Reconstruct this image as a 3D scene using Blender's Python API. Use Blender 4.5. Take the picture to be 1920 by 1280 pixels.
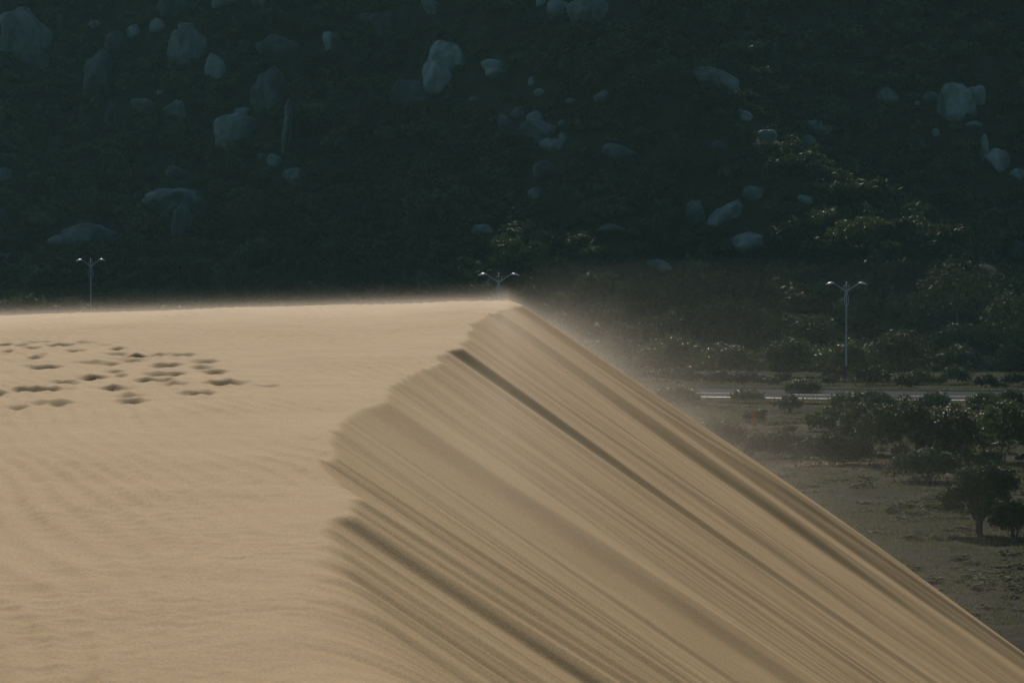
import bpy, bmesh, math, random
import numpy as np
from mathutils import Vector, Matrix

# ------------------------------------------------------------------ clean
for o in list(bpy.data.objects):
    bpy.data.objects.remove(o)
C = bpy.context.scene.collection
SC = bpy.context.scene
R = math.radians

# ------------------------------------------------------------------ camera
FPX = 7200.0                       # focal length in pixels of the 1920 px photograph (135 mm)
PITCH = math.atan(265.0 / FPX)
cam_d = bpy.data.cameras.new('camera')
cam = bpy.data.objects.new('camera', cam_d)
C.objects.link(cam)
cam_d.sensor_width = 36.0
cam_d.lens = 135.0
cam_d.clip_start = 0.5
cam_d.clip_end = 4000
cam_d.dof.use_dof = True
cam_d.dof.focus_distance = 62.0
cam_d.dof.aperture_fstop = 20.0
cam.location = (0, 0, 0)
cam.rotation_euler = (R(90) - PITCH, 0, 0)
SC.camera = cam

# ------------------------------------------------------------------ sky and sun
SUN_EL, SUN_AZ = R(30.0), R(-4.0)      # azimuth measured from +Y (behind the hill) towards +X
world = bpy.data.worlds.new('World')
SC.world = world
world.use_nodes = True
nt = world.node_tree
nt.nodes.clear()
wo = nt.nodes.new('ShaderNodeOutputWorld')
bg = nt.nodes.new('ShaderNodeBackground')
sky = nt.nodes.new('ShaderNodeTexSky')
sky.sky_type = 'NISHITA'
sky.sun_disc = False
sky.sun_elevation = SUN_EL
sky.sun_rotation = SUN_AZ
sky.air_density = 1.0
sky.dust_density = 1.0
sky.ozone_density = 1.5
bg.inputs['Strength'].default_value = 0.055
nt.links.new(sky.outputs['Color'], bg.inputs['Color'])
nt.links.new(bg.outputs['Background'], wo.inputs['Surface'])

sun_d = bpy.data.lights.new('sun', 'SUN')
sun_d.energy = 2.95
sun_d.angle = R(0.5)
sun_d.color = (1.0, 0.93, 0.83)
sun = bpy.data.objects.new('sun', sun_d)
C.objects.link(sun)
SUNV = Vector((math.sin(SUN_AZ) * math.cos(SUN_EL), math.cos(SUN_AZ) * math.cos(SUN_EL), math.sin(SUN_EL)))
sun.rotation_euler = (-SUNV).to_track_quat('-Z', 'Y').to_euler()
sun.location = SUNV * 300

SC.view_settings.view_transform = 'Standard'
SC.view_settings.look = 'None'
SC.view_settings.exposure = 0.0
SC.view_settings.gamma = 1.0
SC.view_settings.use_curve_mapping = False
SC.cycles.use_denoising = True
SC.cycles.max_bounces = 6
SC.cycles.volume_bounces = 1
SC.cycles.transparent_max_bounces = 8

# ------------------------------------------------------------------ helpers
def noise2(x, y, seed=0):
    """Perlin gradient noise on arrays, about -0.7..0.7"""
    x = np.asarray(x, float); y = np.asarray(y, float)
    x, y = np.broadcast_arrays(x, y)
    xi = np.floor(x).astype(np.int64); yi = np.floor(y).astype(np.int64)
    xf = x - xi; yf = y - yi
    def grad(ix, iy, fx, fy):
        h = (ix * 374761393 + iy * 668265263 + seed * 1442695041) & 0xFFFFFFFF
        h = ((h ^ (h >> 13)) * 1274126177) & 0xFFFFFFFF
        h = (h ^ (h >> 16)) & 0xFFFF
        a = h * (2 * math.pi / 65536.0)
        return np.cos(a) * fx + np.sin(a) * fy
    u = xf * xf * xf * (xf * (xf * 6 - 15) + 10); v = yf * yf * yf * (yf * (yf * 6 - 15) + 10)
    n00 = grad(xi, yi, xf, yf); n10 = grad(xi + 1, yi, xf - 1, yf)
    n01 = grad(xi, yi + 1, xf, yf - 1); n11 = grad(xi + 1, yi + 1, xf - 1, yf - 1)
    return (n00 * (1 - u) + n10 * u) * (1 - v) + (n01 * (1 - u) + n11 * u) * v

def fbm(x, y, seed=0, oct=4):
    s = 0; a = 1.0
    for k in range(oct):
        s = s + a * noise2(x * 2**k, y * 2**k, seed + 17 * k); a *= 0.5
    return s

def sstep(x, a, b):
    t = np.clip((x - a) / (b - a), 0, 1)
    return t * t * (3 - 2 * t)

def smin(a, b, k):
    h = np.maximum(k - np.abs(a - b), 0) / k
    return np.minimum(a, b) - h * h * k * 0.25

CP, SP = math.cos(PITCH), math.sin(PITCH)
def ray(u, v):
    """direction, from the camera, of a pixel of the 1920x1280 photograph"""
    a = (u - 960) / FPX; b = (640 - v) / FPX
    return Vector((a, CP + b * SP, -SP + b * CP))
def on_plane(u, v, z):
    d = ray(u, v); return d * (z / d.z)
def project(p):
    d = p[1] * CP - p[2] * SP
    return 960 + FPX * p[0] / d, 640 - FPX * (p[1] * SP + p[2] * CP) / d, d

def tag(o, label=None, cat=None, group=None, kind=None):
    if label: o['label'] = label
    if cat: o['category'] = cat
    if group: o['group'] = group
    if kind: o['kind'] = kind
    return o

def link_mesh(name, me, mat=None, parent=None):
    o = bpy.data.objects.new(name, me)
    C.objects.link(o)
    if mat is not None and not me.materials: me.materials.append(mat)
    if parent is not None: o.parent = parent
    return o

def mesh_np(name, verts, quads, mat=None, smooth=False):
    """verts (n,3), quads (m,4) numpy arrays -> mesh"""
    me = bpy.data.meshes.new(name)
    verts = np.ascontiguousarray(verts, np.float32); quads = np.ascontiguousarray(quads, np.int32)
    k = quads.shape[1]
    me.vertices.add(len(verts)); me.vertices.foreach_set('co', verts.ravel())
    me.loops.add(quads.size); me.loops.foreach_set('vertex_index', quads.ravel())
    me.polygons.add(len(quads))
    me.polygons.foreach_set('loop_start', np.arange(0, quads.size, k, dtype=np.int32))
    me.polygons.foreach_set('use_smooth', np.full(len(quads), smooth))
    me.update(calc_edges=True)
    me.validate()
    if mat: me.materials.append(mat)
    return me

def grid_mesh(name, xs, ys, zf, mat):
    X, Y = np.meshgrid(xs, ys)
    Z = zf(X, Y)
    nx, ny = len(xs), len(ys)
    v = np.stack([X, Y, Z], -1).reshape(-1, 3)
    i = np.arange((ny - 1) * (nx - 1)); r = i // (nx - 1); c = i % (nx - 1)
    a = r * nx + c
    q = np.stack([a, a + 1, a + nx + 1, a + nx], -1)
    return mesh_np(name, v, q, mat, True)

class MB:
    """collects shapes into one mesh"""
    def __init__(s): s.v = []; s.f = []
    def tube(s, pts, rads, n=8, cap=True):
        base = len(s.v); pts = [Vector(p) for p in pts]
        for i, p in enumerate(pts):
            t = (pts[min(i + 1, len(pts) - 1)] - pts[max(i - 1, 0)]).normalized()
            ref = Vector((0, 1, 0)) if abs(t.y) < 0.9 else Vector((1, 0, 0))
            a = t.cross(ref).normalized(); b = t.cross(a).normalized()
            for k in range(n):
                th = 2 * math.pi * k / n
                s.v.append(p + (a * math.cos(th) + b * math.sin(th)) * rads[i])
        for i in range(len(pts) - 1):
            for k in range(n):
                k2 = (k + 1) % n
                s.f.append((base + i * n + k, base + i * n + k2, base + (i + 1) * n + k2, base + (i + 1) * n + k))
        if cap:
            s.f.append(tuple(base + k for k in range(n))[::-1])
            s.f.append(tuple(base + (len(pts) - 1) * n + k for k in range(n)))
    def lathe(s, prof, n=16):
        base = len(s.v)
        for r, z in prof:
            for k in range(n):
                th = 2 * math.pi * k / n; s.v.append(Vector((r * math.cos(th), r * math.sin(th), z)))
        for i in range(len(prof) - 1):
            for k in range(n):
                k2 = (k + 1) % n
                s.f.append((base + i * n + k, base + i * n + k2, base + (i + 1) * n + k2, base + (i + 1) * n + k))
        s.f.append(tuple(base + k for k in range(n))[::-1])
        s.f.append(tuple(base + (len(prof) - 1) * n + k for k in range(n)))
    def sections(s, rings, cap=True):
        base = len(s.v); n = len(rings[0])
        for r in rings: s.v.extend(Vector(p) for p in r)
        for i in range(len(rings) - 1):
            for k in range(n):
                k2 = (k + 1) % n
                s.f.append((base + i * n + k, base + i * n + k2, base + (i + 1) * n + k2, base + (i + 1) * n + k))
        if cap:
            s.f.append(tuple(base + k for k in range(n))[::-1])
            s.f.append(tuple(base + (len(rings) - 1) * n + k for k in range(n)))
    def mesh(s, name, mat, smooth=True):
        me = bpy.data.meshes.new(name); me.from_pydata([tuple(p) for p in s.v], [], s.f)
        me.materials.append(mat)
        bm = bmesh.new(); bm.from_mesh(me); bmesh.ops.recalc_face_normals(bm, faces=bm.faces); bm.to_mesh(me); bm.free()
        for p in me.polygons: p.use_smooth = smooth
        me.update(); return me
    def build(s, name, mat, parent=None, smooth=True):
        return link_mesh(name, s.mesh(name, mat, smooth), None, parent)

# ------------------------------------------------------------------ materials
def new_mat(name):
    m = bpy.data.materials.new(name); m.use_nodes = True
    t = m.node_tree; b = t.nodes['Principled BSDF']
    return m, t, b
def N(t, kind, **kw):
    n = t.nodes.new(kind)
    for k, v in kw.items():
        if k in n.inputs: n.inputs[k].default_value = v
        else: setattr(n, k, v)
    return n
def ramp(t, fac, stops):
    r = t.nodes.new('ShaderNodeValToRGB')
    e = r.color_ramp.elements
    while len(e) < len(stops): e.new(0.5)
    for k, (p, c) in enumerate(stops):
        e[k].position = p; e[k].color = (*c, 1)
    t.links.new(fac, r.inputs['Fac']); return r
def mapped(t, scale):
    tc = t.nodes.new('ShaderNodeTexCoord'); mp = t.nodes.new('ShaderNodeMapping')
    mp.inputs['Scale'].default_value = scale
    t.links.new(tc.outputs['Object'], mp.inputs['Vector']); return mp

def sand_material():
    m, t, b = new_mat('dune_sand')
    mp = mapped(t, (1, 1, 1))
    n1 = N(t, 'ShaderNodeTexNoise', Scale=0.9, Detail=4.0, Roughness=0.6)
    n2 = N(t, 'ShaderNodeTexNoise', Scale=60.0, Detail=4.0, Roughness=0.8)
    t.links.new(mp.outputs[0], n1.inputs['Vector']); t.links.new(mp.outputs[0], n2.inputs['Vector'])
    r1 = ramp(t, n1.outputs['Fac'], [(0.3, (0.470, 0.286, 0.104)), (0.7, (0.530, 0.337, 0.134))])
    r2 = ramp(t, n2.outputs['Fac'], [(0.36, (0.70, 0.70, 0.70)), (0.64, (1.20, 1.20, 1.20))])
    mx = N(t, 'ShaderNodeMixRGB', blend_type='MULTIPLY'); mx.inputs['Fac'].default_value = 1.0
    t.links.new(r1.outputs[0], mx.inputs[1]); t.links.new(r2.outputs[0], mx.inputs[2])
    t.links.new(mx.outputs[0], b.inputs['Base Color'])
    b.inputs['Roughness'].default_value = 0.85
    b.inputs['Specular IOR Level'].default_value = 0.2
    bp = N(t, 'ShaderNodeBump', Strength=0.6, Distance=0.007)
    n3 = N(t, 'ShaderNodeTexNoise', Scale=24.0, Detail=6.0, Roughness=0.75)
    t.links.new(mp.outputs[0], n3.inputs['Vector'])
    t.links.new(n3.outputs['Fac'], bp.inputs['Height']); t.links.new(bp.outputs[0], b.inputs['Normal'])
    return m

def leaf_material(name, c1, c2, rough=0.45, trans=0.35, tcol=(0.10, 0.14, 0.02)):
    m, t, b = new_mat(name)
    oi = t.nodes.new('ShaderNodeObjectInfo')
    geo = t.nodes.new('ShaderNodeNewGeometry')
    n1 = N(t, 'ShaderNodeTexNoise', Scale=0.35, Detail=3.0)
    t.links.new(geo.outputs['Position'], n1.inputs['Vector'])
    r1 = ramp(t, n1.outputs['Fac'], [(0.38, c1), (0.62, c2)])
    mr = N(t, 'ShaderNodeMapRange'); mr.inputs[3].default_value = 0.6; mr.inputs[4].default_value = 2.0
    t.links.new(oi.outputs['Random'], mr.inputs[0])
    mx = N(t, 'ShaderNodeVectorMath', operation='SCALE')
    t.links.new(r1.outputs[0], mx.inputs[0]); t.links.new(mr.outputs[0], mx.inputs['Scale'])
    t.links.new(mx.outputs[0], b.inputs['Base Color'])
    b.inputs['Roughness'].default_value = rough
    b.inputs['Specular IOR Level'].default_value = 0.16
    tr = N(t, 'ShaderNodeBsdfTranslucent'); tr.inputs['Color'].default_value = (*tcol, 1)
    ms = N(t, 'ShaderNodeMixShader'); ms.inputs[0].default_value = trans
    out = t.nodes['Material Output']
    t.links.new(b.outputs[0], ms.inputs[1]); t.links.new(tr.outputs[0], ms.inputs[2])
    t.links.new(ms.outputs[0], out.inputs['Surface'])
    return m

def rock_material(name, f):
    m, t, b = new_mat(name)
    geo = t.nodes.new('ShaderNodeNewGeometry')
    oi = t.nodes.new('ShaderNodeObjectInfo')
    n1 = N(t, 'ShaderNodeTexNoise', Scale=0.8, Detail=6.0, Roughness=0.65)
    n2 = N(t, 'ShaderNodeTexNoise', Scale=0.28, Detail=5.0, Roughness=0.6)
    mp = N(t, 'ShaderNodeMapping'); mp.inputs['Scale'].default_value = (1, 1, 0.3)
    t.links.new(geo.outputs['Position'], mp.inputs['Vector'])
    t.links.new(geo.outputs['Position'], n1.inputs['Vector']); t.links.new(mp.outputs[0], n2.inputs['Vector'])
    r1 = ramp(t, n1.outputs['Fac'], [(0.3, (0.085, 0.145, 0.135)), (0.55, (0.135, 0.215, 0.205)), (0.8, (0.18, 0.27, 0.26))])
    r2 = ramp(t, n2.outputs['Fac'], [(0.40, (0.22, 0.25, 0.24)), (0.56, (1, 1, 1))])
    mx = N(t, 'ShaderNodeMixRGB', blend_type='MULTIPLY'); mx.inputs['Fac'].default_value = 0.8
    t.links.new(r1.outputs[0], mx.inputs[1]); t.links.new(r2.outputs[0], mx.inputs[2])
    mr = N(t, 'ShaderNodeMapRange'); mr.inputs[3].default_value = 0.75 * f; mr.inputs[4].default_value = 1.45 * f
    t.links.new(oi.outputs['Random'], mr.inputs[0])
    sc = N(t, 'ShaderNodeVectorMath', operation='SCALE')
    t.links.new(mx.outputs[0], sc.inputs[0]); t.links.new(mr.outputs[0], sc.inputs['Scale'])
    t.links.new(sc.outputs[0], b.inputs['Base Color'])
    b.inputs['Roughness'].default_value = 0.85
    bp = N(t, 'ShaderNodeBump', Strength=0.9, Distance=0.5)
    t.links.new(n1.outputs['Fac'], bp.inputs['Height']); t.links.new(bp.outputs[0], b.inputs['Normal'])
    return m

def plain_material(name, col, rough, metal=0.0, var=0.15, scale=3.0):
    m, t, b = new_mat(name)
    mp = mapped(t, (1, 1, 1))
    n1 = N(t, 'ShaderNodeTexNoise', Scale=scale, Detail=4.0)
    t.links.new(mp.outputs[0], n1.inputs['Vector'])
    lo = tuple(c * (1 - var) for c in col); hi = tuple(min(1, c * (1 + var)) for c in col)
    r1 = ramp(t, n1.outputs['Fac'], [(0.3, lo), (0.7, hi)])
    t.links.new(r1.outputs[0], b.inputs['Base Color'])
    b.inputs['Roughness'].default_value = rough; b.inputs['Metallic'].default_value = metal
    return m

def ground_material():
    m, t, b = new_mat('scrubby_soil')
    geo = t.nodes.new('ShaderNodeNewGeometry')
    mp = N(t, 'ShaderNodeMapping'); mp.inputs['Scale'].default_value = (0.075, 0.060, 1)
    t.links.new(geo.outputs['Position'], mp.inputs['Vector'])
    n1 = N(t, 'ShaderNodeTexNoise', Scale=1.0, Detail=6.0, Roughness=0.62)
    t.links.new(mp.outputs[0], n1.inputs['Vector'])
    n2 = N(t, 'ShaderNodeTexNoise', Scale=1.3, Detail=5.0, Roughness=0.7)
    t.links.new(geo.outputs['Position'], n2.inputs['Vector'])
    r1 = ramp(t, n1.outputs['Fac'], [(0.30, (0.020, 0.026, 0.014)), (0.50, (0.048, 0.042, 0.027)), (0.59, (0.080, 0.060, 0.040)), (0.67, (0.22, 0.155, 0.10))])
    r2 = ramp(t, n2.outputs['Fac'], [(0.3, (0.55, 0.6, 0.5)), (0.7, (1.2, 1.15, 1.1))])
    mx = N(t, 'ShaderNodeMixRGB', blend_type='MULTIPLY'); mx.inputs['Fac'].default_value = 1.0
    t.links.new(r1.outputs[0], mx.inputs[1]); t.links.new(r2.outputs[0], mx.inputs[2])
    t.links.new(mx.outputs[0], b.inputs['Base Color'])
    b.inputs['Roughness'].default_value = 0.95
    b.inputs['Specular IOR Level'].default_value = 0.03
    bp = N(t, 'ShaderNodeBump', Strength=0.8, Distance=0.3)
    t.links.new(n2.outputs['Fac'], bp.inputs['Height']); t.links.new(bp.outputs[0], b.inputs['Normal'])
    return m

M_SAND = sand_material()
M_ROCK = rock_material('granite_boulder', 1.0)
M_ROCK_DIM = rock_material('shaded_boulder', 0.45)  # same granite, shade and haze darkened into its colour for the dim boulders
M_LEAF = leaf_material('scrub_leaves', (0.018, 0.031, 0.017), (0.060, 0.080, 0.036), 0.7, 0.25, (0.045, 0.06, 0.015))
M_LEAF2 = leaf_material('glossy_leaves', (0.032, 0.050, 0.024), (0.055, 0.070, 0.034), 0.5, 0.35, (0.075, 0.105, 0.022))
M_GRASS = leaf_material('dry_grass', (0.055, 0.066, 0.032), (0.090, 0.085, 0.050), 0.8, 0.45, (0.11, 0.115, 0.05))
M_BARK = plain_material('bark', (0.09, 0.07, 0.055), 0.9)
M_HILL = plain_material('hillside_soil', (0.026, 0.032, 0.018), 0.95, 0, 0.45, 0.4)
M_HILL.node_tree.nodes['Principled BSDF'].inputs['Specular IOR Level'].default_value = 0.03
M_GROUND = ground_material()
M_ASPHALT = plain_material('asphalt', (0.045, 0.047, 0.048), 1.0, 0, 0.2, 1.0)
M_ASPHALT.node_tree.nodes['Principled BSDF'].inputs['Specular IOR Level'].default_value = 0.03
M_KERB = plain_material('painted_kerb', (0.36, 0.36, 0.35), 0.6, 0, 0.85, 0.16)
M_CONC = plain_material('kerb_concrete', (0.16, 0.16, 0.15), 0.9, 0, 0.2, 2.0)
M_PAINT = plain_material('road_paint', (0.75, 0.75, 0.72), 0.5, 0, 0.15, 3.0)
M_POLE = plain_material('galvanised_pole', (0.26, 0.32, 0.33), 0.6, 0.1, 0.1, 2.0)
M_HEAD = plain_material('lamp_housing', (0.66, 0.68, 0.68), 0.33, 0.0, 0.05, 2.0)
M_GLASS = plain_material('lamp_glass', (0.55, 0.58, 0.58), 0.15)
M_ORANGE = plain_material('orange_sign', (0.62, 0.24, 0.035), 0.6, 0, 0.1, 4.0)
M_RED = plain_material('red_sign', (0.40, 0.07, 0.035), 0.6, 0, 0.1, 4.0)

# ------------------------------------------------------------------ the dune
ZT = -2.03
crest_px = [(760, 1280), (705, 1220), (655, 1150), (628, 1100), (602, 1040), (583, 1000), (575, 969), (609, 965), (613, 930),
            (615, 880), (622, 830), (635, 800), (655, 785), (680, 768), (705, 750), (735, 728), (750, 716), (775, 698), (800, 684),
            (821, 679), (819, 668), (840, 656), (880, 654.2), (878, 645), (878, 630), (883, 617), (895, 603), (925, 592), (936, 585),
            (955, 578), (975, 573)]
cy, cx = [-40, 0, 7, 12], [4.0, 3.2, 1.6, 0.1]
for u, v in crest_px:
    p = on_plane(u, v, ZT)
    cy.append(p.y); cx.append(p.x)
cy += [84, 100]; cx += [-0.2, -1.5]
cy = np.array(cy); cx = np.array(cx)
_yy = np.linspace(-40, 100, 5601)
_cc = np.interp(_yy, cy, cx)
def _gauss(a, s):
    k = np.arange(-int(4 * s), int(4 * s) + 1); w = np.exp(-0.5 * (k / s) ** 2); w /= w.sum()
    return np.convolve(np.pad(a, len(k) // 2, mode='edge'), w, mode='valid')
_sharp = _gauss(_cc, 2); _soft = _gauss(_cc, 40)      # 0.1 m and 1 m

prints = [(8,638,24,1),(40,639,32,.8),(70,632,55,.9),(115,640,55,1),(158,634,38,.8),(172,638,25,.5),(188,642,42,.5),(60,646,36,.7),(12,654,34,.8),
 (140,655,30,1),(68,669,28,1),(75,663,20,.5),(222,651,26,1),(220,661,50,1),(250,667,34,.9),(265,666,44,1),(297,663,36,.9),(345,664,52,.9),
 (385,676,55,1.1),(310,683,56,1.1),(378,686,36,1),(402,694,56,1.0),(168,679,60,.6),(202,680,46,.8),(247,675,42,.9),(78,687,56,1.2),(215,694,28,.8),
 (295,697,46,1.1),(330,697,26,1.1),(225,702,26,.9),(170,705,46,1.2),(125,714,50,1),(275,711,42,1.2),(315,711,36,.9),(215,726,60,1.1),(325,719,46,.8),
 (425,717,70,1.1),(500,722,36,.5),(375,736,60,1.1),(85,729,76,1.1),(40,729,26,.9),(4,738,24,1),(240,741,42,.9),(245,752,50,1.1),(112,755,42,1.2),(75,753,42,.7),(32,762,32,1)]
def slope_of(y): return 0.655 + 0.04 * sstep(y, 22, 60)

def dune_top(X, Y):
    z = np.full(X.shape, ZT)
    z = z - 0.031 * np.maximum(0, -X - 1.0) * sstep(Y, 45, 72)
    z = z + 0.035 * fbm(X * 0.25, Y * 0.12, 3, 3) * sstep(Y, 10, 20)
    z = z + 0.015 * fbm(X * 1.3, Y * 0.55, 11, 3)
    z = z + 0.008 * fbm(X * 3.6 + 0.77 * Y, Y * 1.1, 29, 2) + (0.012 * noise2(X * 7.5, Y * 4.4, 30) + 0.007 * noise2(X * 14, Y * 8.0, 32)) * np.clip(0.7 + 1.3 * noise2(X * .7, Y * .3, 31), .15, 1.4)
    ph = X + 0.215 * Y + 0.45 * fbm(X * 0.35, Y * 0.14, 5, 2)
    w = np.sin(ph * 2 * math.pi / 0.24 + 2.2 * noise2(X * .8, Y * .3, 8))
    z = z + 0.013 * (np.exp(2.2 * (w - 1)) * 1.6 + 0.15 * w) * np.clip(0.55 + 1.2 * noise2(X * 0.5, Y * 0.16, 21), .05, 1.2)
    for u, v, wpx, s in prints:
        p = on_plane(u, v, ZT)
        rx = 0.5 * wpx / FPX * p.y
        sel = (np.abs(X - p.x) < 3.2 * rx) & (np.abs(Y - p.y) < 2.2)
        if not sel.any(): continue
        dx = (X[sel] - p.x) / rx + 0.5 * noise2(X[sel] * 3.1 + u, Y[sel] * 1.4, 33); dy = 0.12 * noise2(X[sel] * 4.0, Y[sel] * 2 + v, 34) + Y[sel] - p.y + 0.10 * np.sin(dx * 1.7 + u) * rx / 0.2
        far = np.exp(-(np.maximum(dy, 0) / 0.10) ** 2); near = np.exp(-(np.maximum(-dy, 0) / 0.42) ** 2)
        pit = np.where(dy > 0, far, near) * np.exp(-np.abs(dx) ** 2.6)
        rim = np.exp(-((dy - 0.26) / 0.16) ** 2) * np.exp(-(dx / 1.2) ** 2)
        z[sel] += (-0.056 * pit + 0.022 * rim) * s
    # where the plateau ends
    ye = 78.0 + 0.8 * noise2(X * 0.3, X * 0 + 4, 2)
    back = ZT - 0.031 * np.maximum(0, -X - 1.0) + 0.45 - 0.30 * (Y - ye + 1.5)
    z = smin(z, back, 0.35)
    # it carries the photographer
    z = z + 0.38 * np.exp(-((Y + 2) / 7.0) ** 2)
    return z

def dune_z(X, Y):
    top = dune_top(X, Y)
    s = np.maximum(0, X - np.interp(Y, _yy, _soft))
    mixw = np.exp(-s / 7.0)
    xc = np.interp(Y, _yy, _sharp) * mixw + np.interp(Y, _yy, _soft) * (1 - mixw)
    k = 0.9 + 0.1 * sstep(Y, 16, 34)
    yk = Y + 0.25 * noise2(Y * 0.2, s * 0.12, 77)
    fine = np.clip(0.30 + 1.6 * noise2(yk / 2.6, s / 16, 60), 0.04, 1.1)          # fine flow lines gather in some bands only
    n = 0.26 * noise2(yk / 5.5, s / 25, 40) + 0.20 * noise2(yk / 3.1, s / 18 + 3, 41) + 0.085 * noise2(yk / 1.35, s / 12, 42)
    r = noise2(yk / 0.62, s / 7, 43); n = n + 0.085 * fine * (0.35 - np.abs(r))
    tip = sstep(Y, 42, 58)
    n = n + tip * (0.20 * (0.22 - np.abs(noise2(yk / 3.0, s / 20, 51))) + 0.16 * noise2(yk / 1.7, s / 14, 52) + 0.07 * fine * noise2(yk / 0.75, s / 10, 53) - 0.11)
    n = n + fine * (0.011 * noise2(yk / 0.26, s / 5, 44) + 0.005 * noise2(yk / 0.11, s / 4, 45))
    near = 1 - sstep(Y, 26, 40)
    n = n + near * (0.15 * (0.3 - np.abs(noise2(yk / 1.0, s / 9, 71))) + 0.065 * noise2(yk / 0.42, s / 7, 72) + 0.022 * noise2(yk / 0.17, s / 5, 73))
    n = n + 0.06 * np.maximum(0, noise2(Y / 1.7, s / 3.2, 46) - 0.12) * sstep(s, 0.3, 2.5)
    grow = 0.72 + 0.53 * sstep(s, 0, 4)
    slip = ZT + 0.02 - slope_of(Y) * (X - xc - 1.25 * n * k * grow)
    # the far end of the slip face rounds off behind the horn
    end = ZT + 0.50 - 0.62 * np.maximum(X + 0.2, 0) * slope_of(Y) / 0.62 - 0.55 * (Y - 75.0)
    slip = np.minimum(slip, np.where(Y > 70, end + 0.9, 1e3))
    kk = 0.03 + 0.30 * sstep(-Y, -24.5, -16)
    z = smin(top, slip, kk)
    return np.maximum(z, -17.6)

def seq(*segs):
    out = []
    for a, b, st in segs: out += list(np.arange(a, b - 1e-6, st))
    return np.array(out + [segs[-1][1]])
dxs = seq((-46, -16, 1.5), (-16, -9, .2), (-9, -1.9, .042), (-1.9, 0.2, .028), (0.2, 3, .09), (3, 30, .4))
dys = seq((-30, 8, 1.0), (8, 15, .25), (15, 24, .034), (24, 36, .045), (36, 56, .055), (56, 77, .09), (77, 130, .8))
dune = link_mesh('sand_dune', grid_mesh('sand_dune', dxs, dys, dune_z, M_SAND))
tag(dune, 'pale sand dune with trampled flat top and streaked slip face', None, None, 'structure')

# ------------------------------------------------------------------ ground, hill
ZG = -17.0
def foot_y(x):
    q = -(np.asarray(x, float) + 2.0) / 8.0
    return 389 + 0.9 * 8.0 * np.logaddexp(0, q)
def foot_g(x):
    q = -(np.asarray(x, float) + 2.0) / 8.0
    return -0.9 / (1 + np.exp(-q))
_ft = np.array([-60, 0, 25, 65, 105, 235, 300, 420])
_fz = np.array([-1.2, -0.3, 3.6, 18.5, 42.0, 165.0, 185.0, 190.0])
_tt = np.linspace(-60, 420, 1921)
_fs = _gauss(np.interp(_tt, _ft, _fz), 24)
def hill_z(X, Y):
    t = (Y - foot_y(X)) / np.sqrt(1 + foot_g(X) ** 2)
    ridge = 1.20 - 0.34 * sstep(X, -40, 0) - 0.24 * np.exp(-((X - 24) / 15) ** 2) + 0.08 * noise2((X - 12) / 7, 0 * X + 3, 64)  # unseen upper ridge, height and notch shaped to shade the slope below
    f = np.interp(t, _tt, _fs)
    f = np.where(f > 42, 42 + (f - 42) * ridge, f)
    w = sstep(t, -5, 30)
    f = f + w * (2.6 * fbm(X / 34, Y / 40, 61, 3) + 0.8 * fbm(X / 7, Y / 9, 62, 3)) + 0.25 * fbm(X / 5, Y / 6, 63, 2)
    # a spur rising to the right
    f = f + 6.5 * sstep(t, 4, 30) * (1 - sstep(t, 75, 110)) * np.exp(-((X - 60 + 0.52 * t) / 9) ** 2)
    return ZG + f

hxs = seq((-300, -95, 4), (-95, 95, 0.9), (95, 300, 4))
hys = seq((360, 640, 1.0), (640, 880, 4))
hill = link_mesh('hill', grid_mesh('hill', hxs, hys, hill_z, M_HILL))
tag(hill, None, None, None, 'structure')

def ground_z(X, Y):
    return ZG + 0.35 * fbm(X / 16, Y / 22, 71, 3) * sstep(np.abs(Y - 338), 16, 42) + 0.10 * fbm(X / 3.5, Y / 4.5, 72, 2)
ground = link_mesh('ground', grid_mesh('ground', seq((-400, -60, 10), (-60, 90, 1.5), (90, 400, 10)), seq((-120, 130, 10), (130, 395, 1.5), (395, 880, 12)), ground_z, M_GROUND))
tag(ground, None, None, None, 'structure')

def surf_z(x, y):
    return float(max(hill_z(np.array([x]), np.array([y]))[0] if y > 355 else -99, ground_z(np.array([[x]]), np.array([[y]]))[0, 0]))
_D = np.arange(120, 640, 0.5)
def hit(u, v):
    """where the sight line of a pixel meets the land beyond the dune"""
    d = ray(u, v)
    X = d.x * _D; Y = d.y * _D; Z = d.z * _D
    S = np.maximum(np.where(Y > 355, hill_z(X, Y), -99), ground_z(X[None], Y[None])[0])
    k = int(np.argmax(Z < S))
    if Z[k] >= S[k]: k = len(_D) - 1
    return Vector((X[k], Y[k], S[k]))

# ------------------------------------------------------------------ road
road_c = [(160, 323), (90, 326), (41, 329.5), (16, 336), (-4, 342), (-18, 351), (-34, 371), (-60, 399), (-110, 452)]
def offset_line(pts, off):
    out = []
    for i, p in enumerate(pts):
        a = pts[max(i - 1, 0)]; b = pts[min(i + 1, len(pts) - 1)]
        t = Vector((b[0] - a[0], b[1] - a[1], 0)).normalized(); n = Vector((-t.y, t.x, 0))   # points to the dune side
        out.append(Vector((p[0], p[1], 0)) + n * off)
    return out
def dense(pts, n=10):
    P = [Vector((*p, 0)) for p in pts]; out = []
    for i in range(len(P) - 1):
        p0 = P[max(i - 1, 0)]; p1 = P[i]; p2 = P[i + 1]; p3 = P[min(i + 2, len(P) - 1)]
        for k in range(n):
            s = k / n
            q = 0.5 * ((2 * p1) + (p2 - p0) * s + (2 * p0 - 5 * p1 + 4 * p2 - p3) * s * s + (3 * p1 - p0 - 3 * p2 + p3) * s ** 3)
            out.append((q.x, q.y))
    out.append(tuple(pts[-1])); return out
RC = dense(road_c)
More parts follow.
